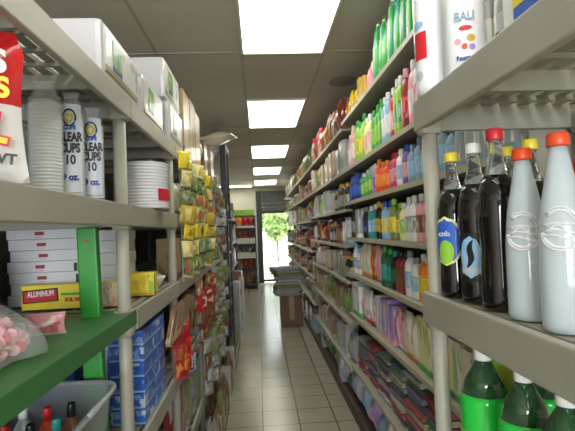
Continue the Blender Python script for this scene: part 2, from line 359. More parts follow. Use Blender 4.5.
def label_row(items, where, group):
    """items: (object, kind, (c1,c2,c3)) from near to far; describes each by its look and its neighbours"""
    NOUN['bag'] = ('packet', 'pouch' if items[0][0].location.x > .2 else 'packet')
    short = [('%s %s' % (c[0], NOUN[k][1])) for o, k, c in items]
    full = []
    for i, (o, k, c) in enumerate(items):
        if k in ('bottle', 'jug', 'jar'): d = '%s %s with %s %s' % (c[0], NOUN[k][1], c[2], 'lid' if k == 'jar' else 'cap')
        elif k == 'spray': d = '%s bottle with %s spray head' % (c[0], c[2])
        else: d = '%s and %s %s' % (c[0], c[1], NOUN[k][1])
        full.append(d)
    for i, (o, k, c) in enumerate(items):
        cand = []
        if full.count(full[i]) == 1: cand.append('%s on %s' % (full[i], where))
        if 0 < i < len(items) - 1: cand.append('%s on %s, between %s and %s' % (full[i], where, short[i - 1], short[i + 1]))
        if i == 0: cand.append('%s at the near end of %s' % (full[i], where))
        if i == len(items) - 1: cand.append('%s at the far end of %s' % (full[i], where))
        same = [j for j in range(len(items)) if full[j] == full[i]]
        if len(same) > 1:
            q = same.index(i)
            cand.append('%s of the %ss on %s, counted from the camera' % (ORD[q], full[i], where))
        lab = next((l for l in cand if l not in USED and len(l.replace('-', ' ').split()) <= 16), None) or ('%s on %s, %s from the camera' % (short[i], where, ORD[i]))
        tag(o, lab, NOUN[k][1], group)

# ---------------------------------------------------------------- the long right-hand gondola
GX = .70
STEEL = pm('cream enamelled shelf steel', (.34, .32, .25), .5, noise=.08)
RAIL = pm('pale shelf edge strip', (.40, .375, .28), .45, noise=.08)
BACK = pm('dark pegboard back', (.20, .19, .165), .7, noise=.15)
SECT = [('near', 1.16, 3.68, [2.44, 2.05, 1.79, 1.514, 1.235, .915, .50]),
        ('middle', 3.70, 6.12, [2.40, 2.05, 1.74, 1.445, 1.15, .82, .45]),
        ('far', 6.14, 12.2, [2.40, 2.05, 1.70, 1.29, .93, .58])]
for nm, ya, yb, lv in SECT:
    t = empty('shelving_gondola', ((GX + 1.16) / 2, (ya + yb) / 2, 0))
    tag(t, {'near': 'cream steel shelving section on the right, nearest, full of bright bottles', 'middle': 'cream steel shelving section in the middle of the right-hand run',
            'far': 'long farthest section of the right-hand steel shelving, reaching the front door'}[nm], 'shelving', 'right-hand shelving sections')
    cx, cy = t.location.x, t.location.y; hl = (yb - ya) / 2; x0 = GX - cx; x1 = 1.16 - cx
    MB().box(x1 - .03, x1, -hl, hl, 0, 2.52).obj('back_panel', BACK, t)
    if nm == 'near': MB().box(x0 + .01, x1 - .03, -hl - .014, -hl - .001, 0, 2.52, .002).obj('end_panel', STEEL, t)
    for s in (-1, 1): MB().box(x1 - .09, x1 - .03, s * hl - (.02 if s > 0 else -.02) - .02, s * hl - (.02 if s > 0 else -.02) + .02, 0, 2.52, .004).obj('upright', STEEL, t)
    MB().box(x0 + .03, x1 - .03, -hl, hl, 0, .10, .004).obj('base_deck', pm('brown kick plate', (.07, .045, .035), .6), t)
    for z in lv:
        s = MB().box(x0 + .003, x1 - .03, -hl + .002, hl - .002, z - .018, z, .002).obj('shelf', STEEL, t)
        MB().box(x0 - .003, x0 + .003, -hl + .002, hl - .002, z - .024, z + .003, .001).obj('price_rail', RAIL, s)
NEAR = {  # (far Y, colour triplet, kind) runs read from far to near
 0: [(3.68, 'bag', ('yellow', 'brown', 'red')), (3.25, 'carton', ('gold', 'brown', 'yellow')), (3.02, 'bag', ('pink', 'magenta', 'white')), (2.80, 'wrap', ('green', 'white', 'teal')), (2.2, 'wrap', ('green', 'lime green', 'white')), (1.6, 'carton', ('white', 'red', 'blue'))],
 1: [(3.68, 'bottle', ('pink', 'white', 'cream')), (3.4, 'bottle', ('lime green', 'yellow', 'green')), (3.12, 'bottle', ('pale yellow', 'pink', 'white')), (2.92, 'bottle', ('green', 'lime green', 'green')), (2.68, 'bottle', ('light blue', 'white', 'white')), (2.50, 'bottle', ('red', 'pink', 'white')), (2.4, 'bottle', ('lime green', 'green', 'white')), (2.3, 'bottle', ('dark red', 'red', 'pink')), (2.18, 'bottle', ('pink', 'white', 'white')), (2.06, 'bottle', ('white', 'pink', 'magenta')), (1.85, 'bottle', ('grey', 'silver', 'cream'))],
 2: [(3.68, 'bottle', ('navy blue', 'blue', 'blue')), (3.28, 'bottle', ('green', 'lime green', 'white')), (2.93, 'bottle', ('violet', 'purple', 'white')), (2.83, 'bottle', ('orange-red', 'orange', 'orange')), (2.60, 'bottle', ('magenta', 'pink', 'red')), (2.40, 'bottle', ('white', 'light blue', 'white')), (2.31, 'bottle', ('purple', 'pink', 'blue')), (2.22, 'bottle', ('blue-grey', 'light blue', 'blue-grey')), (1.7, 'bottle', ('blue-grey', 'grey', 'white'))],
 3: [(3.68, 'bottle', ('black', 'grey', 'black')), (3.45, 'carton', ('grey', 'white', 'violet')), (3.28, 'bottle', ('black', 'navy blue', 'grey')), (3.12, 'bottle', ('teal', 'light blue', 'white')), (2.92, 'bottle', ('black', 'gold', 'gold')), (2.72, 'bottle', ('light blue', 'yellow', 'blue')), (2.56, 'bottle', ('olive green', 'yellow', 'lime green')), (2.40, 'bottle', ('pale yellow', 'lime green', 'white')), (2.30, 'bottle', ('white', 'grey', 'white')), (2.12, 'bottle', ('pink', 'brown', 'white')), (1.95, 'bottle', ('cream', 'grey', 'brown'))],
 4: [(3.68, 'bottle', ('white', 'grey', 'light blue')), (3.42, 'bag', ('cream', 'orange', 'tan')), (3.15, 'bag', ('orange', 'brown', 'dark red')), (2.98, 'bag', ('pink', 'tan', 'white')), (2.78, 'bottle', ('dark green', 'teal', 'green')), (2.62, 'bottle', ('black', 'dark green', 'teal')), (2.50, 'bottle', ('dark red', 'brown', 'black')), (2.36, 'bottle', ('white', 'light blue', 'grey')), (2.22, 'bottle', ('orange', 'yellow', 'white')), (1.85, 'jar', ('orange', 'white', 'red'))],
 5: [(3.68, 'carton', ('white', 'green', 'silver')), (3.40, 'bag', ('white', 'red', 'pink')), (3.05, 'carton', ('white', 'silver', 'violet')), (2.82, 'carton', ('violet', 'pink', 'white')), (2.60, 'bag', ('pink', 'white', 'purple')), (2.40, 'bag', ('cream', 'orange', 'white')), (2.25, 'carton', ('pale yellow', 'green', 'white')), (2.05, 'carton', ('white', 'dark green', 'yellow')), (1.8, 'carton', ('cream', 'green', 'white'))]}
SHN = ['top shelf', 'second shelf', 'third shelf', 'fourth shelf', 'fifth shelf', 'sixth shelf', 'lowest shelf']
HT = [.30, .31, .205, .225, .23, .245]
for si, runs in NEAR.items():
    z = SECT[0][3][si]; y = 3.64; items = []
    while y > 1.27:
        run = [r for r in runs if r[0] >= y - .001][-1] if any(r[0] >= y - .001 for r in runs) else runs[-1]
        kind, cols = run[1], run[2]
        w = {'bottle': .078, 'bag': .10, 'carton': .075, 'jar': .085, 'wrap': .095}[kind] * R.uniform(.92, 1.06); d = {'bottle': .055, 'bag': .05, 'carton': .09, 'jar': .08, 'wrap': .09}[kind]
        h = HT[si] * R.uniform(.86, 1.04)
        if si == 0 and kind == 'wrap': h = R.uniform(.30, .40)
        if si == 0 and kind in ('carton', 'bag'): h = R.uniform(.12, .2)
        o = place(kind, cols, (GX + .02 + d / 2 + R.uniform(0, .015), y - w / 2, z + .001), (d, w, h), R.uniform(-.06, .06), parts=(y > 1.7))
        items.append((o, kind, cols)); y -= w + R.uniform(.004, .012)
    label_row(items[::-1], 'the right near section\'s ' + SHN[si], 'goods on the right near section, ' + SHN[si])
MIX = [('bottle', ('green', 'lime green', 'white')), ('bottle', ('white', 'grey', 'blue')), ('jar', ('brown', 'cream', 'gold')), ('bag', ('dark red', 'brown', 'tan')), ('carton', ('grey', 'silver', 'dark green')),
       ('can', ('olive green', 'tan', 'dark red')), ('bag', ('brown', 'orange', 'tan')), ('jar', ('dark red', 'tan', 'black')), ('carton', ('tan', 'brown', 'grey')), ('bag', ('olive green', 'cream', 'green')),
       ('bottle', ('black', 'grey', 'gold')), ('can', ('silver', 'blue-grey', 'white')), ('carton', ('brown', 'grey', 'tan')), ('bag', ('grey', 'violet', 'silver')), ('jar', ('cream', 'brown', 'red')), ('bottle', ('grey', 'olive green', 'cream'))]
TINT = {('middle', 0): [6, 8, 3, 14], ('middle', 1): [4, 12, 4, 8, 9], ('middle', 2): [10, 4, 9, 0, 12, 10], ('middle', 3): [3, 7, 11, 6, 9, 10], ('middle', 4): [4, 11, 10, 15, 8], ('middle', 5): [4, 10, 9, 12, 15, 5], ('middle', 6): [15, 13, 12, 9, 4],
        ('far', 0): [8, 6, 9, 13, 5], ('far', 1): [8, 6, 9, 12, 13], ('far', 2): [10, 5, 9, 8, 6], ('far', 3): [3, 7, 9, 10, 7], ('far', 4): [3, 7, 9, 5], ('far', 5): [4, 9, 13, 15, 3]}
for nm, ya, yb, lv in SECT[1:]:
    for si, z in enumerate(lv):
        gap = (lv[si - 1] - z - .04) if si else .30
        y = ya + .03; items = []; pal = TINT[(nm, si)]; cur = None; left = 0
        while True:
            if left <= 0: cur = MIX[R.choice(pal)]; left = R.randint(1, 3)
            kind, cols = cur; left -= 1
            w = {'bottle': .085, 'bag': .13, 'carton': .12, 'jar': .10, 'can': .09}[kind] * (1.0 if nm == 'middle' else 1.7) * R.uniform(.9, 1.15); d = w * .7 if kind in ('bag', 'bottle') else w * .95
            d = min(d, .2); h = (min(gap * .93, .30) if si else .37) * R.uniform(.72, 1.0)
            if y + w > yb - .03: break
            o = place(kind, cols, (GX + .015 + d / 2 + R.uniform(0, .02), y + w / 2, z + .001), (d, w, h), R.uniform(-.05, .05))
            items.append((o, kind, cols)); y += w + .01
        label_row(items, 'the right %s section\'s %s' % (nm, SHN[si]), 'goods on the right %s section, %s' % (nm, SHN[si]))
# folded piles on the two lowest levels of the near section and the start of the middle one
PC = [('green', 'lime green', 'white'), ('dark green', 'green', 'white'), ('white', 'light blue', 'silver'), ('magenta', 'pink', 'green'), ('pale yellow', 'tan', 'dark red'), ('silver', 'white', 'grey'), ('red', 'pink', 'white'), ('teal', 'white', 'green'), ('cream', 'tan', 'olive green'), ('violet', 'white', 'blue')]
def pile(y, z, n, w, start, where, th=.036):
    items = []
    for k in range(n):
        c = PC[(start + (k * 3) // 2) % len(PC)]; hh = th * R.uniform(.8, 1.1); d = .27 * R.uniform(.94, 1.03)
        o = place('folded', c, (GX + .04 + .13 + R.uniform(-.01, .01), y + R.uniform(-.008, .008), z), (d, w * R.uniform(.94, 1.0), hh), R.uniform(-.05, .05))
        lab = '%s folded cloth, %s from the top of the %s' % (c[0], ORD[n - 1 - k], where); tag(o, lab, 'folded cloth', 'folded cloths in piles low on the right')
        z += hh + .001
for i, (y, n, st) in enumerate(((3.50, 7, 3), (3.20, 8, 6), (2.90, 8, 2), (2.60, 9, 5), (2.30, 9, 0), (2.00, 9, 4))):
    pile(y, .502, n, .25, st, '%s pile from the camera' % ORD[5 - i])
items = []; y = 3.62
seq = [('bag', ('light blue', 'silver', 'white')), ('bag', ('violet', 'silver', 'pink')), ('bag', ('blue-grey', 'white', 'violet')), ('bag', ('pale yellow', 'white', 'green')), ('carton', ('grey', 'tan', 'white')), ('bag', ('white', 'pale yellow', 'blue'))]
k = 0
while y > 1.5:
    kind, c = seq[k % 6]; k += 1
    items.append((place(kind, c, (GX + .12, y - .11, .101), (.15, .21, R.uniform(.26, .36)), R.uniform(-.1, .1)), kind, c)); y -= .225
label_row(items[::-1], 'the right near section\'s bottom deck', 'bags on the bottom deck of the right near section')
items = []; y = 3.78
while y < 12.0:
    kind, c = R.choice([('bag', ('olive green', 'grey', 'cream')), ('carton', ('blue-grey', 'grey', 'white')), ('bag', ('silver', 'blue-grey', 'violet')), ('carton', ('brown', 'tan', 'grey')), ('bag', ('dark green', 'grey', 'cream'))])
    w = .22 if y < 6 else .34
    if not 5.95 < y < 6.35: items.append((place(kind, c, (GX + .13, y + w / 2, .101), (.17, w - .02, R.uniform(.24, .32)), R.uniform(-.05, .05)), kind, c))
    y += w
label_row(items, 'the right bottom deck past the cloths', 'goods on the bottom deck of the right run')

# ---------------------------------------------------------------- plastic utility shelving near the camera
PLAS = pm('grey beige moulded plastic', (.36, .345, .285), .42, noise=.05, scale=5, bump=.06)
GSHELF = pm('shaded green moulded plastic', (.045, .17, .05), .45, noise=.1, scale=5)  # green plastic with the shelf's shade put into its colour
GREEN = pm('green moulded plastic', (.035, .32, .045), .38, noise=.08, scale=5)
def slab(x0, x1, y0, y1, zt, lip=.07, slats=True):
    m = MB(); t = .018
    m.box(x0, x0 + t, y0, y1, zt - lip, zt, .004); m.box(x1 - t, x1, y0, y1, zt - lip, zt, .004)
    m.box(x0 + t, x1 - t, y0, y0 + t, zt - lip, zt, .003); m.box(x0 + t, x1 - t, y1 - t, y1, zt - lip, zt, .003)
    if not slats: m.box(x0 + t, x1 - t, y0 + t, y1 - t, zt - .014, zt - .003)
    n = max(2, int((x1 - x0) / .046)) if slats else 1
    for k in range(1, n): xx = x0 + (x1 - x0) * k / n; m.box(xx - .0135, xx + .0135, y0 + t, y1 - t, zt - .016, zt - .004)
    for k in range(1, 10): yy = y0 + (y1 - y0) * k / 10; m.box(x0 + t, x1 - t, yy - .006, yy + .006, zt - (.055 if k in (3, 7) else .026), zt - .016)
    return m
def rack(xa, xb, ya, yb, levels, lab, top, lip=.07, post=.021, green=None, group=None, near=True):
    t = empty('utility_shelf', ((xa + xb) / 2, (ya + yb) / 2, 0)); tag(t, lab, 'shelf', group)
    cx, cy = t.location.x, t.location.y
    for z in levels:
        gr = green and abs(z - green) < .01
        s = slab(xa - cx, xb - cx, ya - cy, yb - cy, z, .05 if gr else lip, not gr).obj('shelf_panel', GSHELF if gr else PLAS, t)
        if gr: s['label'] = 'green plastic shelf panel'
        for px in (xa + post + .010, xb - post - .010):
            for py in ((ya + post + .010, yb - post - .010) if near else (yb - post - .010,)): MB().loft([(z - lip - .012, post + .005, post + .005), (z - lip + .004, post + .009, post + .009), (z + .001, post + .009, post + .009)], 14, 5, px - cx, py - cy).obj('corner_socket', PLAS, s)
    for px in (xa + post + .010, xb - post - .010):
        for py in ((ya + post + .010, yb - post - .010) if near else (yb - post - .010,)): MB().cyl((px - cx, py - cy, 0), (px - cx, py - cy, top), post, 16).obj('post', PLAS, t)
    return t
LX = -.415; LB = -1.02
LL = [2.06, 1.70, 1.355, .92, .48, .12]
nr = rack(LB, LX, .62, 1.565, LL, 'grey plastic utility shelf on the left nearest the camera, with one green shelf', 2.05, green=1.355, group='left-hand utility shelves')
ys = 1.572
names = ['second grey plastic utility shelf on the left, right behind the green post', 'third grey plastic utility shelf on the left', 'fourth grey plastic utility shelf on the left behind hanging packets', 'fifth grey plastic utility shelf on the left, before the black rack']
ends = [2.40, 3.32, 4.3, 5.28]
for k, e in enumerate(ends):
    rack(LB, LX, ys, e, LL, names[k], 2.05, group='left-hand utility shelves', near=False); ys = e + .007
# dark panels closing the back of the left shelves
t = MB().box(LB - .05, LB - .02, .3, 9.2, 0, 2.0).obj('back_board', BACK); tag(t, 'dark board closing the back of the left-hand shelves', 'board')
# loose green post standing in the near left shelf
gp = MB().box(-.030, .030, -.018, .018, -.43, .275, .006).obj('green_post', GREEN, nr, (-.53 - nr.location.x, 1.48 - nr.location.y, 1.355)); gp['label'] = 'bright green post'; gp.rotation_euler = (0, math.radians(-1.3), 0)
MB().cyl((0, -.022, .235), (0, -.0182, .235), .005).obj('pin', plain('red'), gp)['label'] = 'small red pin'
# right near shelf
rack(.40, .86, .22, 1.135, [1.905, 1.43, 1.03, .64, .25], 'grey plastic utility shelf on the right by the camera, holding soft drinks', 1.895, lip=.075, post=.019)

# ---------------------------------------------------------------- goods on the right near shelf
GLP = pm('clear bottle plastic', (.92, .96, .96), .06, trans=.95, ior=1.2)
COLA = pm('dark cola', (.006, .004, .004), .07, coat=.8)
SELT = pm('clear pale blue bottle of seltzer', (.66, .74, .78), .16, trans=.3, ior=1.33, coat=.5)
GSODA = pm('bright green soda', (.02, .55, .06), .08, coat=.6)
GTINT = pm('green tinted bottle', (.03, .10, .04), .06, coat=.8, trans=.3)
WP = plain('white')
def cola(x, y, z, r, h, cap, lab, labelkind=None, rz=0):
    t = empty('cola_bottle', (x, y, z), rz); tag(t, lab, 'bottle', 'cola bottles')
    pr = [(0, .62, .62), (.012, .95, .95), (.05, 1, 1), (.16, .98, .98), (.34, .90, .90), (.46, 1.0, 1.0), (.60, .99, .99), (.68, .86, .86), (.74, .64, .64)]
    MB().loft([(a * h, b * r, c * r) for a, b, c in pr], 28).obj('body', COLA, t)
    MB().loft([(.741 * h, .64 * r, .64 * r), (.82 * h, .40 * r, .40 * r), (.90 * h, .31 * r, .31 * r), (.935 * h, .30 * r, .30 * r)], 24).obj('neck', GLP, t)
    MB().loft([(.935 * h, .40 * r, .40 * r), (.94 * h, .42 * r, .42 * r), (.99 * h, .41 * r, .41 * r), (h, .36 * r, .36 * r)], 20).obj('cap', plain(cap), t)
    if labelkind == 'wave':
        def patch(u0, u1, z0, z1, k, mat, nm, shape=None, skew=0):
            def fn(u, v):
                zz = z0 + (z1 - z0) * v; w = shape(v) if shape else 1; um = (u0 + u1) / 2 + skew * (v - .5) + .3 * skew * math.sin(v * 6); a = um + (u - .5) * (u1 - u0) * w
                return (math.cos(a) * r * k, math.sin(a) * r * k, zz * h)
            return MB().grid(fn, 12, 12).obj(nm, mat, t)
        c = math.radians(-140)
        patch(c - .7, c + .75, .14, .44, 1.012, plain('black', .2), 'label')
        patch(c - .62, c + .6, .16, .42, 1.02, plain('light blue'), 'label_oval', lambda v: math.sqrt(max(0, 1 - (2 * v - 1) ** 2)))
        patch(c - .18, c + .18, .22, .40, 1.03, plain('black', .2), 'label_swoosh', lambda v: math.sin(PI * v) ** .6, .45)
        patch(c - .55, c + .55, .19, .225, 1.03, plain('silver'), 'label_stripe')
    if labelkind == 'oval':
        def fn(k, m, nm, s, dz=0, half=None):
            def f(u, v):
                zz = (.39 + dz + (v - .5) * .30 * s) * h; w = math.sqrt(max(0, 1 - (2 * v - 1) ** 2)); a = math.radians(-148) + (u - .5) * 1.9 * w * s
                return (math.cos(a) * r * k, math.sin(a) * r * k, zz)
            MB().grid(f, 12, 14).obj(nm, m, t)
        fn(1.012, plain('pale yellow'), 'label', 1.12); fn(1.022, plain('blue'), 'label_sky', 1.0); fn(1.03, plain('lime green'), 'label_ground', .55, -.075)
        text('cola', .018, 'label_lettering', WP, t, (math.cos(math.radians(-148)) * r * 1.06, math.sin(math.radians(-148)) * r * 1.06, .44 * h), (PI / 2, 0, math.radians(-58)))
    return t
SZ = 1.427
cola(.453, 1.043, SZ, .037, .335, 'yellow', 'cola bottle with yellow cap and blue oval label, beside the right post', 'oval')
cola(.465, .957, SZ, .038, .34, 'white', 'cola bottle with white cap and light blue oval swirl label', 'wave')
cola(.466, .868, SZ, .0385, .352, 'red', 'tall cola bottle with red cap, beside the seltzer bottles')
cola(.556, .985, SZ, .036, .335, 'yellow', 'cola bottle with yellow cap in the back row')
cola(.556, .900, SZ, .036, .335, 'yellow', 'cola bottle in the back row, its yellow cap right behind the red cap')
cola(.60, 1.07, SZ, .036, .335, 'white', 'cola bottle with white cap at the back by the post')
def seltzer(x, y, r, h, lab):
    t = empty('seltzer_bottle', (x, y, SZ)); tag(t, lab, 'bottle', 'seltzer bottles with white swirls')
    pr = [(0, .7, .7), (.012, .97, .97), (.04, 1, 1), (.30, .99, .99), (.46, .97, .97), (.62, .84, .84), (.76, .62, .62), (.88, .43, .43), (.93, .38, .38)]
    MB().loft([(a * h, b * r, c * r) for a, b, c in pr], 32).obj('body', SELT, t)
    MB().loft([(.932 * h, .45 * r, .45 * r), (.94 * h, .48 * r, .48 * r), (.99 * h, .46 * r, .46 * r), (h, .40 * r, .40 * r)], 20).obj('cap', plain('orange-red'), t)
    def rad(z): 
        a = z / h
        for (p, q, _), (p2, q2, _) in zip(pr, pr[1:]):
            if p <= a <= p2: return r * (q + (q2 - q) * (a - p) / (p2 - p))
        return r
    sw = MB(); c0 = math.radians(-127)
    def ln(pts, w=.0013):
        sw.tube([(math.cos(c0 + u / r) * (rad(z) + .0008), math.sin(c0 + u / r) * (rad(z) + .0008), z) for u, z in pts], w, 5)
    zc = .52 * h; rr = .032
    for q, s in ((rr, 1), (rr * .82, 1.05), (rr * .93, .92)):
        ln([(-.002 + .004 * (1 - s) * 10 + q * math.cos(a * PI / 16), zc + q * s * math.sin(a * PI / 16)) for a in range(-15, 13)])
    for dz, sl in ((.006, .12), (-.004, .04), (-.013, -.10)):
        ln([(-.026 + k * .0058, zc + dz + sl * (k * .0058 - .02) + .003 * math.sin(k * .6)) for k in range(14)], .0015)
    ln([(-.02 + k * .004, zc - .006 + .012 * math.sin(k * .45)) for k in range(12)], .0015)
    sw.obj('swirl_print', WP, t)
    return t
seltzer(.462, .772, .0345, .296, 'seltzer bottle with white swirls standing next to the cola bottles')
seltzer(.462, .675, .0345, .303, 'front seltzer bottle with white swirls, nearest to the camera')
seltzer(.55, .715, .0335, .292, 'seltzer bottle with red cap in the back row')
for q, (x, y, c, lab) in enumerate(((.64, .86, ('white', 'pink', 'red'), 'white bottle with red cap behind the colas'), (.66, .74, ('teal', 'green', 'yellow'), 'teal bottle with yellow cap behind the seltzer'), (.68, .62, ('white', 'light blue', 'red'), 'white bottle with red cap behind the seltzer'), (.72, 1.04, ('light blue', 'white', 'white'), 'light blue bottle at the back of the drinks shelf'), (.75, .93, ('silver', 'white', 'white'), 'silver bottle with white cap at the back of the drinks shelf'))):
    tag(place('bottle', c, (x, y, SZ), (.07, .07, .29), 0, True, 'bottle'), lab, 'bottle', 'bottles at the back of the drinks shelf')
def green_soda(x, y, h, r, lab, dark=False):
    t = empty('soda_bottle', (x, y, 1.027)); tag(t, lab, 'bottle', 'green soda bottles')
    MB().loft([(0, .6 * r, .6 * r), (.012 * h, .95 * r, .95 * r), (.05 * h, r, r), (.66 * h, r, r), (.70 * h, .95 * r, .95 * r)], 28).obj('body', GSODA, t)
    MB().loft([(.701 * h, .95 * r, .95 * r), (.80 * h, .72 * r, .72 * r), (.88 * h, .42 * r, .42 * r), (.93 * h, .27 * r, .27 * r)], 28).obj('shoulder', GTINT, t)
    MB().loft([(.92 * h, .33 * r, .33 * r), (.925 * h, .36 * r, .36 * r), (.99 * h, .35 * r, .35 * r), (h, .30 * r, .30 * r)], 20).obj('cap', WP, t)
    MB().loft([(.22 * h, 1.015 * r, 1.015 * r), (.46 * h, 1.015 * r, 1.015 * r)], 28, caps=False).obj('label', printed('lime green', 'green', 'white', 6), t)
green_soda(.462, .955, .305, .05, 'green soda bottle with white cap beside the right post, on the lower shelf')
green_soda(.468, .815, .305, .046, 'second green soda bottle with white cap, in the middle of the lower shelf')
green_soda(.470, .70, .305, .046, 'green soda bottle in the bottom right corner of the picture')
green_soda(.575, .93, .305, .046, 'green soda bottle standing behind the other green bottles')
tag(place('bag', ('lime green', 'green', 'yellow'), (.60, 1.06, 1.027), (.10, .2, .30), PI / 2.3), 'green and yellow packet behind the green soda bottles', 'packet')
# paper towels and a detergent box on the top of the right shelf
def towel(x, y, r, h, lab, a0):
    t = empty('paper_towel_roll', (x, y, 1.902)); tag(t, lab, 'paper towels', 'paper towel rolls on the right shelf')
    MB().loft([(0, .6 * r, .6 * r), (.006, .96 * r, .96 * r), (.02, r, r), (h - .02, r, r), (h - .006, .96 * r, .96 * r), (h, .6 * r, .6 * r)], 36).obj('roll', pm('white quilted paper in clear film', (.80, .81, .84), .35, coat=.4, bump=.2, scale=40), t)
    def P(u, zz, k=1.01): a = a0 + u / r; return (math.cos(a) * r * k, math.sin(a) * r * k, zz)
    def patch(u0, u1, z0, z1, mat, nm, oval=False, k=1.012):
        MB().grid(lambda u, v: P((u0 + u1) / 2 + (u - .5) * (u1 - u0) * (math.sqrt(max(0, 1 - (2 * v - 1) ** 2)) if oval else 1), z0 + (z1 - z0) * v, k), 8, 8).obj(nm, mat, t)
    return t, P, patch, a0
tw = math.radians(-115)
t, P, patch, a = towel(.438, 1.075, .045, .29, 'white paper towel roll with a red printed block, at the post', math.radians(-165))
patch(-.012, .026, .085, .150, plain('red'), 'red_print'); patch(-.02, .02, .157, .178, plain('light blue'), 'blue_print', True); patch(-.008, .014, .035, .06, plain('silver'), 'small_print', True)
t, P, patch, a = towel(.462, .965, .042, .29, 'white paper towel roll with small coloured print, right of the red printed one', math.radians(-115))
def tx(s, size, u, z, mat, nm, sx=1):
    p = P(u, z, 1.03); ang = math.radians(-115) + u / .042
    text(s, size, nm, mat, t, p, (PI / 2, 0, ang + PI / 2), .0006, sx)
tx('BALI', .026, .002, .128, plain('blue-grey'), 'lettering_top', .8); patch(-.010, .016, .098, .110, plain('red'), 'red_script', True)
patch(-.020, -.006, .070, .084, plain('pink'), 'flower_print', True); patch(-.006, .006, .058, .072, plain('orange-red'), 'flower_print', True); patch(.004, .022, .074, .090, plain('gold'), 'flower_print', True); patch(.008, .022, .056, .070, plain('violet'), 'flower_print', True)
tx('Bounty', .013, -.002, .040, plain('navy blue'), 'lettering_bottom', .8)
tag(place('bottle', ('white', 'grey', 'black'), (.555, .98, 1.902), (.05, .05, .115), 0, True, 'bottle'), 'small white bottle with black cap behind the paper towels', 'bottle')
t = empty('detergent_box', (.50, .70, 1.902), 0); tag(t, 'blue, yellow and white box on the top right shelf, at the picture edge', 'box')
MB().box(-.06, .06, -.07, .07, 0, .26, .004).obj('box', plain('white'), t)
MB().grid(lambda u, v: (-.0612, -.065 + u * .10, .03 + v * .22 - u * .0), 2, 2).obj('blue_panel', plain('blue'), t)
MB().box(-.062, -.06, -.0, .035, .05, .25).obj('yellow_panel', plain('yellow'), t)
MB().box(-.05, .05, -.072, -.07, .03, .24).obj('front_panel', plain('blue'), t)

# ---------------------------------------------------------------- goods on the left shelves
FILM = pm('clear wrapping film', (.93, .95, .97), .15, ior=1.4, alpha=.22)
# napkin packs on the top
def napkins(x0, x1, y0, y1, h, z, lab, c=('white', 'green', 'navy blue')):
    t = empty('napkin_pack', ((x0 + x1) / 2, (y0 + y1) / 2, z)); tag(t, lab, 'napkins', 'napkin packs on the top left shelf')
    a, b = (x1 - x0) / 2, (y1 - y0) / 2
    MB().box(-a, a, -b, b, 0, h, .018).obj('pack', pm('white paper under wrinkled film', (.62, .60, .62), .3, coat=.6, bump=1.0, scale=11), t)
    MB().box(a - .001, a + .003, -b * .86, b * .86, h * .12, h * .92, .001).obj('printed_panel', printed('white', 'olive green', 'navy blue', 7), t)
    MB().box(a + .003, a + .005, -b * .55, -b * .1, h * .25, h * .8).obj('blue_panel', printed('green', 'navy blue', 'yellow', 8), t)
napkins(-.80, -.425, 1.32, 1.72, .165, 2.061, 'white napkin pack with green print, nearest on the left top shelf')
napkins(-.80, -.42, 2.28, 2.68, .20, 2.061, 'lower white napkin pack of the two stacked on the left top')
napkins(-.79, -.43, 2.24, 2.66, .20, 2.263, 'upper white napkin pack of the two stacked on the left top')
napkins(-.80, -.43, 1.80, 2.18, .17, 2.061, 'white napkin pack with print just behind the nearest pack')
items = []
for k, (y, w, h, c, kd) in enumerate(((2.86, .24, .40, ('tan', 'brown', 'olive green'), 'carton'), (3.12, .24, .42, ('brown', 'tan', 'cream'), 'carton'), (3.38, .24, .40, ('tan', 'gold', 'brown'), 'carton'), (3.62, .2, .33, ('olive green', 'cream', 'yellow'), 'bag'), (3.86, .22, .29, ('brown', 'grey', 'tan'), 'carton'), (4.12, .24, .29, ('grey', 'olive green', 'cream'), 'bag'), (4.4, .24, .30, ('tan', 'grey', 'brown'), 'carton'), (4.68, .24, .17, ('olive green', 'tan', 'cream'), 'bag'), (4.98, .24, .15, ('grey', 'cream', 'olive green'), 'carton'))):
    items.append((place(kd, c, (-.53, y, 2.061), (.22, w, h), PI), kd, c))
label_row(items, 'the left top shelf beyond the napkins', 'boxes and bags on the left top shelf')
tag(place('bag', ('cream', 'tan', 'cream'), (-.60, 4.36, 2.43), (.12, .22, .42), -.25, name='packet', tilt=(0, 1.45)), 'pale tan packet sticking out over the aisle high on the left', 'packet')
# snack bag
t = empty('snack_bag', (-.515, .86, 1.702), math.radians(18)); tag(t, 'red topped white snack bag at the left edge on the upper shelf', 'bag')
def bagside(s, k0=0, k1=1, e=0):
    def fn(u, v):
        v = k0 + (k1 - k0) * v; w = .095 - .012 * math.sin(v * PI) - .02 * max(0, v - .85) / .15; d = .034 * (math.sin(PI * v) ** .5) * (math.sin(PI * u) ** .6 if 0 < u < 1 else 0) * (1 + .15 * math.sin(7 * v + 4 * u))
        return ((u - .5) * 2 * w, s * (d + e), .003 + v * .283)
    return fn
MB().grid(bagside(-1, 0, .5), 14, 10).grid(bagside(1, 0, .5), 14, 10).obj('lower_bag', pm('white crisp packet film', (.72, .70, .68), .22, coat=.5, bump=.3, scale=20), t)
MB().grid(bagside(-1, .5, 1), 14, 10).grid(bagside(1, .5, 1), 14, 10).obj('upper_bag', pm('red crisp packet film', (.62, .015, .02), .22, coat=.5, bump=.3, scale=20), t)
YL = plain('yellow'); BK = plain('black')
text('CHIPS', .058, 'lettering', WP, t, (-.01, -.040, .215), bold=.002); text('GRILLS', .050, 'lettering', YL, t, (-.005, -.041, .168), bold=.002)
text('FL', .07, 'red_outline', plain('red'), t, (.035, -.038, .098), (PI / 2, .2, 0), .006); text('FL', .07, 'lettering', YL, t, (.035, -.0395, .098), (PI / 2, .2, 0), .002)
text('NET WT', .026, 'lettering', BK, t, (.03, -.037, .045), (PI / 2, .1, 0), .001)
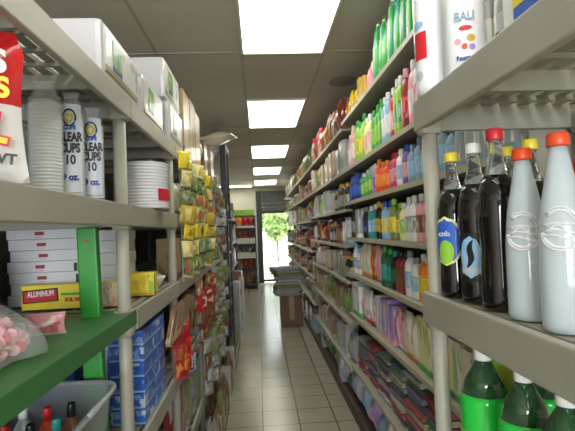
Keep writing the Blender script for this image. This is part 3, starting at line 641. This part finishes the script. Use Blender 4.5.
# cup sleeves
def sleeve(x, y, r, h, lab, text_on=True, rz=0, lean=0):
    t = empty('cup_sleeve', (x, y, 1.702), rz); t.rotation_euler = (0, lean, rz); tag(t, lab, 'plastic cups', 'sleeves of plastic cups')
    m = MB(); pr = []
    n = 26
    for k in range(n): z = .01 + k * (h * .8 - .01) / n; pr += [(z, r * .90, r * .90), (z + .002, r * .93, r * .93), (z + .005, r * .93, r * .93), (z + .006, r * .90, r * .90)]
    pr.append((h * .82, r * .8, r * .8))
    m.loft(pr, 20); m.obj('cups', pm('stacked clear plastic cups', (.80, .83, .87), .2, coat=.7), t)
    MB().loft([(.002, .5 * r, .5 * r), (.008, r, r), (h * .80, r * 1.0, r), (h * .88, r * .8, r * .62), (h * .93, r * .55, r * .25), (h, r * .75, r * .08)], 20, caps=False).obj('film_sleeve', FILM, t)
    if text_on:
        NV = plain('black'); a = -r - .002
        MB().grid(lambda u, v: (math.sin((u - .5) * 1.9) * r * 1.01, -math.cos((u - .5) * 1.9) * r * 1.01, .02 + v * h * .80), 10, 2).obj('label', pm('pale printed cup label', (.70, .76, .84), .3), t)
        tor = [(math.cos(q) * .016, a - .0015, h * .74 + math.sin(q) * .022) for q in [i * PI / 9 for i in range(19)]]
        MB().tube(tor, .0022, 5).obj('emblem_ring', BK, t); MB().tube([(p[0] * .5, p[1], h * .74 + (p[2] - h * .74) * .5) for p in tor], .0035, 5).obj('emblem', YL, t)
        text('CLEAR', .033, 'lettering', NV, t, (0, a, h * .56), bold=.0016, sx=.62); text('CUPS', .034, 'lettering', NV, t, (0, a, h * .46), bold=.0016, sx=.62); text('10', .034, 'lettering', NV, t, (0, a, h * .355), bold=.001, sx=.8)
        text('9 oz.', .024, 'lettering', plain('navy blue'), t, (0, a, h * .20), bold=.0012, sx=.9); text('CUPS', .016, 'lettering', plain('blue'), t, (0, a, h * .65), bold=.001, sx=.8)
    return t
sleeve(-.532, 1.20, .042, .30, 'plain clear sleeve of plastic cups beside the snack bag', False)
sleeve(-.506, 1.30, .0325, .30, 'clear plastic cup sleeve with large black lettering, next to the plain sleeve', True, .2)
sleeve(-.487, 1.405, .0315, .285, 'clear plastic cup sleeve with black lettering, nearest the left post', True, .2)
sleeve(-.58, 1.47, .040, .25, 'short sleeve of plastic cups behind the left post', False)
for k, (x, y) in enumerate(((-.70, 1.25), (-.72, 1.42))): sleeve(x, y, .042, .30, ('plain cup sleeve at the back behind the lettered sleeves', 'plain cup sleeve farthest back on the cup shelf')[k], False)
# foam plate stack
t = empty('foam_plates', (-.485, 1.98, 1.702)); tag(t, 'tall wrapped stack of white foam plates with red label, beyond the left post', 'plates')
pr = []
for k in range(15): z = .004 + k * .0130; pr += [(z, .100, .100), (z + .003, .107, .107), (z + .008, .107, .107), (z + .010, .101, .101)]
MB().loft(pr, 32).obj('plates', pm('white foam', (.80, .80, .82), .6), t)
MB().grid(lambda u, v: (math.cos(-.75 + u * .85) * .1095, math.sin(-.75 + u * .85) * .1095, .035 + v * .05), 10, 2).obj('red_label', plain('red'), t)
MB().grid(lambda u, v: (math.cos(.12 + u * .5) * .1095, math.sin(.12 + u * .5) * .1095, .04 + v * .05), 8, 2).obj('yellow_label', plain('yellow'), t)
# white flat boxes and the yellow foil box on the third shelf
t3 = 1.358
z = t3; 
for k in range(7):
    b = empty('flat_box', (-.77 + .006 * ((k * 5) % 3), 1.84, z)); tag(b, 'white flat box with dark red print, %s from the top of the left stack' % ORD[6 - k], 'box', 'white boxes in the left stack')
    MB().box(-.14, .13, -.12, .12, 0, .0395, .002).obj('box', pm('white card', (.66, .66, .70), .5, noise=.04), b)
    MB().box(-.04, -.008, -.1212, -.12, .014, .026).obj('red_print', plain('dark red'), b); MB().box(-.038, -.012, -.1212, -.12, .005, .009).obj('small_print', plain('pink'), b)
    if k in (2, 3): MB().box(.095, .107, -.1212, -.12, .0, .03).obj('black_print', BK, b)
    z += .0402
z = t3
for k in range(6):
    b = empty('flat_box', (-.575 + .004 * (k % 2), 1.86, z)); tag(b, 'white flat box right of the green post, %s from the top of its stack' % ORD[5 - k], 'box', 'white boxes in the right stack')
    MB().box(-.07, .05, -.12, .12, 0, .0445 - (.006 if k == 5 else 0), .002).obj('box', pm('white card', (.66, .66, .70), .5), b)
    if k == 3: MB().box(-.05, -.02, -.1212, -.12, .012, .03).obj('red_print', plain('dark red'), b)
    z += .0452
t = empty('foil_box', (-.645, 1.66, t3)); tag(t, 'long yellow foil box with red banner behind the green post', 'box')
MB().box(-.17, .168, -.035, .035, 0, .083, .003).obj('box', plain('yellow'), t)
MB().box(-.163, -.045, -.0362, -.035, .030, .075).obj('black_banner', BK, t).rotation_euler = (0, -.05, 0); MB().box(-.158, -.050, -.0375, -.0362, .034, .070).obj('red_banner', plain('red'), t).rotation_euler = (0, -.05, 0)
text('ALUMINUM', .026, 'lettering', WP, t, (-.104, -.0385, .054), (PI / 2, -.05, 0), .0008, .66)
MB().box(-.038, .06, -.0362, -.035, .046, .054).obj('green_stripe', plain('green'), t); text('FOIL WRAP', .018, 'lettering', plain('red'), t, (.01, -.0375, .030), bold=.0008, sx=.75)
MB().box(.085, .166, -.0365, -.035, .004, .079).obj('food_picture', printed('cream', 'orange-red', 'olive green', 14, bands=False), t)
t = place('carton', ('yellow', 'gold', 'green'), (-.475, 1.90, t3), (.07, .10, .09), PI / 2); tag(t, 'small yellow box just right of the near left post', 'carton')
for k, (x, y, c, lab) in enumerate(((-.90, 1.50, ('navy blue', 'white', 'white'), 'dark blue bottle at the far left beside the white boxes'), (-.94, 1.42, ('blue-grey', 'silver', 'white'), 'blue-grey bottle at the left edge of the third shelf'), (-.86, 1.42, ('black', 'grey', 'gold'), 'black bottle at the left edge of the third shelf'))):
    tag(place('bottle', c, (x, y, t3), (.06, .06, .20), PI / 2, True, 'bottle'), lab, 'bottle', 'bottles left of the white boxes')
tag(place('carton', ('brown', 'tan', 'orange'), (-.60, 2.06, t3), (.09, .08, .12), PI / 2), 'small brown carton behind the small yellow box on the third left shelf', 'carton')
for k in range(8):
    c = [('dark green', 'lime green', 'silver'), ('olive green', 'green', 'grey'), ('black', 'grey', 'silver')][k % 3]
    tag(place('bottle', c, (-.86, 2.50 + k * .085, t3), (.06, .07, .17 + .02 * (k % 3)), PI, True, 'bottle'), '%s bottle at the back of the third left shelf, %s from the camera' % (c[0], ORD[k]), 'bottle', 'bottles at the back of the third left shelf')
# candy bag on the green shelf
t = empty('candy_bag', (-.60, .96, 1.358)); tag(t, 'clear bag of red and white candies on the green shelf', 'candy')
def cb(u, v):
    a = u * 2 * PI; th = v * PI / 2; k = 1 + .10 * math.sin(5 * a + 3 * v) + .06 * math.sin(9 * a)
    return (.135 * k * math.cos(a) * math.cos(th * .98), .16 * k * math.sin(a) * math.cos(th * .98), .006 + .105 * math.sin(th) * (1 + .12 * math.sin(3 * a)))
MB().grid(cb, 32, 12).obj('film_bag', FILM, t)
cm = MB()
for i in range(300):
    a = R.uniform(0, 2 * PI); q = R.random() ** .5; th = R.uniform(0, .9)
    p = Vector((.112 * q * math.cos(a), .125 * q * math.sin(a), .014 + .080 * math.sqrt(max(0, 1 - q * q)) * R.uniform(.2, 1)))
    d = Vector((R.gauss(0, 1), R.gauss(0, 1), R.gauss(0, .6))).normalized()
    cm.mat(R.choice((0, 1, 1))).cyl(p - d * .004, p + d * .004, .011, 10)
c = cm.obj('candies', [plain('red'), plain('pink')], t); c['kind'] = 'stuff'
tag(place('bag', ('pink', 'white', 'red'), (-.53, 1.17, 1.362), (.05, .09, .055), PI / 2 + .3, tilt=(0, 0)), 'small pink and white candy packet beside the clear candy bag', 'packet')
# grey bin of bottles
t = empty('storage_bin', (-.69, 1.15, .923)); tag(t, 'grey translucent plastic bin of small bottles in the bottom left corner', 'bin')
BIN = pm('grey translucent bin plastic', (.42, .44, .46), .25, ior=1.3, alpha=.5)
def binw(u, v):
    a = u * 2 * PI; k = .88 + .12 * v; c, s = math.cos(a), math.sin(a); e = .28
    return (.255 * k * math.copysign(abs(c) ** e, c), .285 * k * math.copysign(abs(s) ** e, s), .004 + v * .235)
MB().grid(binw, 48, 4).box(-.21, .21, -.25, .25, .0, .006).obj('bin_body', BIN, t)
MB().tube([(lambda p: (p[0] * 1.015, p[1] * 1.015, .238))(binw(i / 48, 1)) for i in range(49)], .008, 8).obj('rim', pm('grey bin rim', (.30, .31, .31), .3, coat=.4), t)
for k in range(18):
    x = -.79 + (k % 6) * .062; y = 1.27 - (k // 6) * .09; c = [('teal', 'white', 'teal'), ('silver', 'white', 'grey'), ('white', 'silver', 'white'), ('silver', 'pink', 'white'), ('orange-red', 'red', 'red'), ('brown', 'cream', 'black')][(k + k // 6) % 6]
    tag(place('bottle', c, (x - .035, y, .932), (.045, .055, R.uniform(.215, .235)), PI / 2, True, 'bottle'), 'small %s bottle with %s cap in the grey bin, row %s from the back' % (c[0], c[2], ('one', 'two', 'three')[k // 6]), 'bottle', 'small bottles in the grey bin')
# blue boxes on the fourth shelf
BLU = [('blue', 'white', 'navy blue')]
def bluebox(x, y, z, sx, sy, sz, lab, rz=PI, c=('blue', 'light blue', 'white')):
    tag(place('carton', c, (x, y, z), (sx, sy, sz), rz), lab, 'carton', 'blue boxes low on the left shelves')
for k in range(5): bluebox(-.845, 1.92, .923 + k * .062, .20, .24, .060, 'flat blue box left of the green post, %s from the top of its stack' % ORD[4 - k], PI / 2)
for k in range(2): bluebox(-.635 + k * .075, 1.88, .923, .20, .066, .345 if k else .35, ('upright blue box with white print directly right of the green post', 'upright blue box with white print, next to the near left post')[k], PI / 2)
for j in range(2):
    for k in range(6): bluebox(-.49 , 1.78 + j * .19, .923 + k * .056, .12, .17, .054, 'small blue box, %s from the top of the %s blue stack beyond the left post' % (ORD[5 - k], ORD[j]))
# everything else on the left units
LP = {0: [], 1: [('bag', ('yellow', 'olive green', 'cream')), ('carton', ('grey', 'cream', 'olive green')), ('jar', ('olive green', 'pale yellow', 'silver')), ('bag', ('cream', 'olive green', 'red'))],
      2: [('jar', ('dark green', 'lime green', 'silver')), ('bottle', ('black', 'grey', 'silver')), ('bag', ('olive green', 'pale yellow', 'brown')), ('carton', ('tan', 'brown', 'orange'))],
      3: [('bag', ('brown', 'orange', 'dark red')), ('bag', ('dark red', 'orange', 'red')), ('carton', ('brown', 'grey', 'cream')), ('bag', ('olive green', 'grey', 'brown'))],
      4: [('carton', ('dark red', 'red', 'white')), ('bag', ('grey', 'blue-grey', 'white')), ('can', ('brown', 'tan', 'white')), ('carton', ('olive green', 'grey', 'brown')), ('bag', ('violet', 'grey', 'white'))],
      5: [('carton', ('brown', 'olive green', 'grey')), ('bag', ('grey', 'brown', 'cream')), ('bag', ('olive green', 'grey', 'cream'))]}
LN = ['top', 'second', 'third', 'fourth', 'fifth', 'lowest']
units = [(1.60, 2.37), (2.44, 3.28), (3.36, 4.26), (4.34, 5.24)]
for si in range(1, 6):
    z = LL[si]; gap = LL[si - 1] - z - .085; items = []
    for ui, (a, b) in enumerate(units):
        y = a + .05
        if si == 1 and ui == 0: y = 2.14
        if si == 2 and ui == 0: y = 2.33
        if si == 3 and ui == 0: continue
        while True:
            kind, c = R.choice(LP[si]); w = R.uniform(.10, .15) * (1 if ui < 2 else 1.25); d = min(w * .8, .13)
            if y + w > b - .04: break
            h = gap * R.uniform(.6, .93)
            o = place(kind, c, (LX - .03 - d / 2, y + w / 2, z + .002), (d, w, h), PI + R.uniform(-.08, .08)); items.append((o, kind, c)); y += w + .008
    label_row(items, 'the left run\'s %s shelf' % LN[si], 'goods on the left run, %s shelf' % LN[si])
    items = []
for k, (y, c, lab) in enumerate(((2.66, ('orange-red', 'red', 'yellow'), 'red'), (2.52, ('red', 'orange', 'white'), 'red'))): pass
# hanging strips of small packets along the left shelf edges
STRIP = pm('clear hanging strip', (.7, .7, .68), .3, trans=.5)
HANG = [('yellow', 'olive green', 'dark red'), ('pale yellow', 'olive green', 'orange'), ('olive green', 'dark green', 'silver'), ('olive green', 'pale yellow', 'red'), ('gold', 'olive green', 'pale yellow')]
HRED = [('dark red', 'orange', 'silver'), ('brown', 'orange', 'cream'), ('dark red', 'red', 'cream'), ('brown', 'dark red', 'grey')]
HGREY = [('grey', 'olive green', 'cream'), ('olive green', 'grey', 'silver'), ('brown', 'grey', 'cream'), ('silver', 'black', 'grey')]
def strip(y, ztop, n, cols, nm, cat_where, x=None, pitch=.095, size=(.03, .10, .098)):
    x = LX + .022 if x is None else x
    s = MB().box(x - .012, x - .009, y - .012, y + .012, ztop - n * pitch - .03, ztop, .0005).obj('hanging_strip', STRIP)
    tag(s, 'clear hanging strip of %s packets, %s' % (nm, cat_where), 'hanging strip', 'hanging strips along the left shelves')
    for k in range(n):
        c = cols[(k + R.randint(0, 1)) % len(cols)]
        o = place('bag', c, (x + .012 + R.uniform(0, .012), y + R.uniform(-.02, .02), ztop - (k + 1) * pitch - .01), (size[0], size[1], size[2] * R.uniform(.9, 1.15)), PI - R.uniform(.15, 1.0), tilt=(R.uniform(-.2, .2), R.uniform(-.15, .1)))
        tag(o, '%s and %s packet, %s down on the %s' % (c[0], c[1], ORD[k], cat_where), 'packet', 'packets on the hanging strips')
SY = [2.62, 2.90, 3.18, 3.48, 3.80, 4.14, 4.50, 4.90]
for i, y in enumerate(SY):
    w = '%s left strip' % ORD[i]
    strip(y, 2.03, 4, HANG if i < 4 else HGREY, 'yellow' if i < 4 else 'grey', w + ' near the top')
    strip(y + .03, 1.66, 3, HANG if i < 5 else HGREY, 'yellow' if i < 5 else 'grey', w + ' at eye height')
    if i > 0: strip(y + .02, 1.31, 4, HRED if i in (1, 2, 3) else HGREY, 'dark red' if i in (1, 2, 3) else 'grey', w + ' at waist height')
    if i > 1: strip(y, .88, 4, HGREY, 'grey', w + ' near the floor')
strip(2.44, 1.66, 3, HANG, 'yellow', 'strip at the second left post')
strip(2.44, 2.03, 4, HANG, 'yellow', 'strip above the second left post')
# rods: long thin packs slanting out of the fourth shelf
for k in range(9):
    o = place('carton', [('brown', 'tan', 'cream'), ('brown', 'tan', 'dark red')][k % 2], (-.40, 1.98 + k * .055, 1.265), (.02, .022, .20), PI, name='incense_pack', tilt=(.9, 0))
    o.location.z = 1.13
    tag(o, 'thin brown slanting pack above the blue boxes, %s from the left post' % ORD[k], 'pack', 'thin slanting packs above the blue boxes')
for k in range(6):
    c = [('dark red', 'red', 'orange'), ('red', 'dark red', 'white')][k % 2]
    o = place('bag', c, (-.405 + .004 * k, 2.26 + (k % 2) * .11, 1.12 - (k // 2) * .075 - .07), (.035, .09, .10), PI - .7); tag(o, '%s packet in the red cluster by the blue boxes, %s row' % (c[0], ['top', 'middle', 'bottom'][k // 2] + (' left' if k % 2 == 0 else ' right')), 'packet', 'red packets by the blue boxes')
t = place('bag', ('light blue', 'blue', 'white'), (-.385, 2.47, .86), (.04, .09, .10), PI - .6); tag(t, 'bright blue packet hanging from the fourth left shelf edge', 'packet')
# white bowls and jars right of the near left post
for k, (x, y, r, h, lab) in enumerate(((-.49, 2.12, .06, .05, 'white bowl right of the small yellow box'), (-.60, 2.25, .07, .045, 'white bowl behind the front bowl'))):
    t = empty('bowl', (x, y, t3 if k else t3)); tag(t, lab, 'bowl', 'white bowls on the third left shelf')
    MB().loft([(0, .5 * r, .5 * r), (.01, .6 * r, .6 * r), (h, r, r), (h + .003, .96 * r, .96 * r), (.012, .55 * r, .55 * r)], 24).obj('bowl', WP, t)
    MB().loft([(h - .01, .85 * r, .85 * r), (h + .012, .6 * r, .6 * r), (h + .018, .2 * r, .2 * r)], 20, 2).obj('wrapped_contents', printed('silver', 'grey', 'olive green', 9, bands=False), t)
# bags standing on the floor under the left shelves
items = []; y = 2.9
FB = [('bag', ('olive green', 'grey', 'cream')), ('carton', ('brown', 'grey', 'cream')), ('bag', ('grey', 'olive green', 'silver')), ('carton', ('grey', 'olive green', 'brown')), ('bag', ('brown', 'cream', 'grey'))]
lev = 0
while y < 5.2:
    kind, c = R.choice(FB); w = R.uniform(.16, .24)
    items.append((place(kind, c, (-.365, y + w / 2, .001), (.09, w, R.uniform(.30, .42)), PI), kind, c)); y += w + .012
label_row(items, 'the floor along the left shelves', 'goods standing on the floor on the left')
# low far left shelving and the black rack
t = empty('display_rack', (-.56, 5.75, 0)); tag(t, 'tall black metal rack standing at the end of the left shelves', 'rack')
m = MB()
for yy in (-.27, .27):
    MB().box(.13, .20, yy - .03, yy + .03, 0, 2.60, .004).obj('upright', DARK, t); MB().box(-.20, -.13, yy - .03, yy + .03, 0, 2.60, .004).obj('upright', DARK, t)
MB().box(-.20, .20, -.30, .30, 2.60, 2.66, .004).obj('top_bar', DARK, t)
for z in (.15, .55, .95, 1.35, 1.75, 2.1): MB().box(-.13, .13, -.30, .30, z - .02, z).box(.13, .196, -.235, .235, z - .02, z).box(-.196, -.13, -.235, .235, z - .02, z).obj('shelf', DARK, t)
for z, nn in ((.55, 'second'), (.95, 'third'), (1.35, 'fourth'), (1.75, 'fifth'), (.15, 'lowest')):
    for k in range(3):
        kd, c = R.choice(FB); o = place(kd, c, (-.44, 5.60 + k * .15, z + .001), (.12, .13, .28), PI); tag(o, '%s and %s %s on the black rack\'s %s shelf, %s from the camera' % (c[0], c[1], NOUN[kd][1], nn, ORD[k]), NOUN[kd][1], 'goods on the black rack')
t = empty('low_shelf', (-.68, 7.65, 0)); tag(t, 'low dark shelving beyond the black rack on the left', 'shelving')
for yy in (-1.5, 0, 1.5): MB().box(-.30, .24, yy - .015, yy + .015, 0, 1.80).obj('divider', SHUT, t)
FL_ = [1.80, 1.40, 1.0, .60, .15]
for z in FL_: 
    for s in (-1, 1): MB().box(-.30, .24, s * .75 - .733, s * .75 + .733, z - .02, z).obj('shelf', STEEL, t)
for si, z in enumerate(FL_):
    items = []; y = 6.22
    while y < 8.9:
        if abs(y + .13 - 7.65) < .17: y = 7.69; 
        kd, c = R.choice(FB + [('bottle', ('black', 'grey', 'silver')), ('bag', ('dark red', 'grey', 'cream'))]); items.append((place(kd, c, (-.53, y + .12, z + .001), (.14, .22, R.uniform(.20, .33)), PI), kd, c)); y += .25
    label_row(items, 'the low left shelving\'s %s shelf' % LN[si], 'goods on the low left shelving')
items = []; y = 6.1
while y < 8.6:
    kind, c = R.choice(FB); w = R.uniform(.26, .34)
    items.append((place(kind, c, (-.375, y + w / 2, .001), (.12, w, R.uniform(.6, .95)), PI), kind, c)); y += w + .015
label_row(items, 'the floor beyond the black rack', 'tall goods on the floor beyond the black rack')

# ---------------------------------------------------------------- box with newspapers in the aisle
t = empty('cardboard_box', (.475, 7.72, 0)); tag(t, 'brown cardboard box on the floor at the right side of the aisle', 'box')
CARD = pm('brown cardboard', (.17, .10, .065), .8, noise=.12)
MB().box(-.17, .19, -.2, .2, 0, .50, .006).obj('carton', CARD, t)
MB().box(-.03, .05, -.202, .202, .12, .503).obj('tape', pm('tan tape', (.30, .20, .11), .35), t)
z = .505
for k in range(10):
    th = R.uniform(.034, .052); c = [('cream', 'grey', 'black'), ('white', 'grey', 'olive green'), ('cream', 'olive green', 'black'), ('tan', 'cream', 'grey')][k % 4]
    o = place('folded', c, (.42 + R.uniform(-.05, .03), 7.72 + R.uniform(-.02, .02), z), (.42, .44 * R.uniform(.85, 1), th), R.uniform(-.12, .12) if k < 7 else .3, name='newspaper_bundle')
    tag(o, '%s and %s newspaper bundle on the cardboard box, %s from the top' % (c[0], c[1], ORD[9 - k]), 'newspapers', 'newspapers piled on the box'); z += th + .001
# ---------------------------------------------------------------- snack rack in front of the window
t = empty('snack_rack', (-.56, 12.95, 0)); tag(t, 'wide snack display rack in front of the window, left of the door', 'rack')
WE = pm('white rack enamel', (.70, .70, .66), .5)
MB().box(-.55, .47, .28, .31, 0, 2.02).obj('back_panel', pm('grey rack back', (.30, .29, .26), .6), t)
for xx in (-.56, .45): MB().box(xx, xx + .03, -.30, .28, 0, 2.0).obj('side_panel', DARK, t)
MB().box(-.53, .45, -.02, .28, 2.02, 2.18, .004).obj('header', plain('lime green'), t)['label'] = 'green header panel'
RZ = [1.72, 1.38, .98, .55, .12]
for z in RZ:
    s = MB().box(-.53, .45, -.28, .28, z - .02, z).obj('shelf', WE, t); MB().box(-.53, .45, -.30, -.28, z - (.05 if z > 1.5 or z < .9 else .14), z + .01).obj('price_strip', WE if z > .9 else DARK, s)
RC = [[('orange-red', 'yellow', 'dark red'), ('orange', 'gold', 'brown'), ('red', 'brown', 'black'), ('yellow', 'orange', 'green')], [('dark red', 'brown', 'grey'), ('brown', 'dark red', 'cream')], [('black', 'grey', 'white'), ('black', 'white', 'grey')], [('brown', 'tan', 'grey'), ('dark red', 'brown', 'tan')], [('brown', 'black', 'tan')]]
for si, z in enumerate(RZ):
    items = []
    for k in range(6):
        c = R.choice(RC[si]); kd = 'bag'
        h = (.24, .20, .16, .30, .32)[si]
        items.append((place(kd, c, (-1.09 + .08 + k * .155, 12.80, z + .001), (.10, .145, h), PI / 2), kd, c))
    label_row(items, 'the window snack rack\'s %s shelf' % LN[si] if si < 4 else 'the window snack rack\'s lowest shelf', 'packets on the snack rack')
import re
for o in bpy.data.objects:
    l = o.get('label')
    if l and o.parent is None and len(re.findall(r"[A-Za-z0-9']+", l)) > 16: print('LONG', l)
print('objects', len(bpy.data.objects), 'dup labels', sum(1 for v in USED.values() if v > 1))
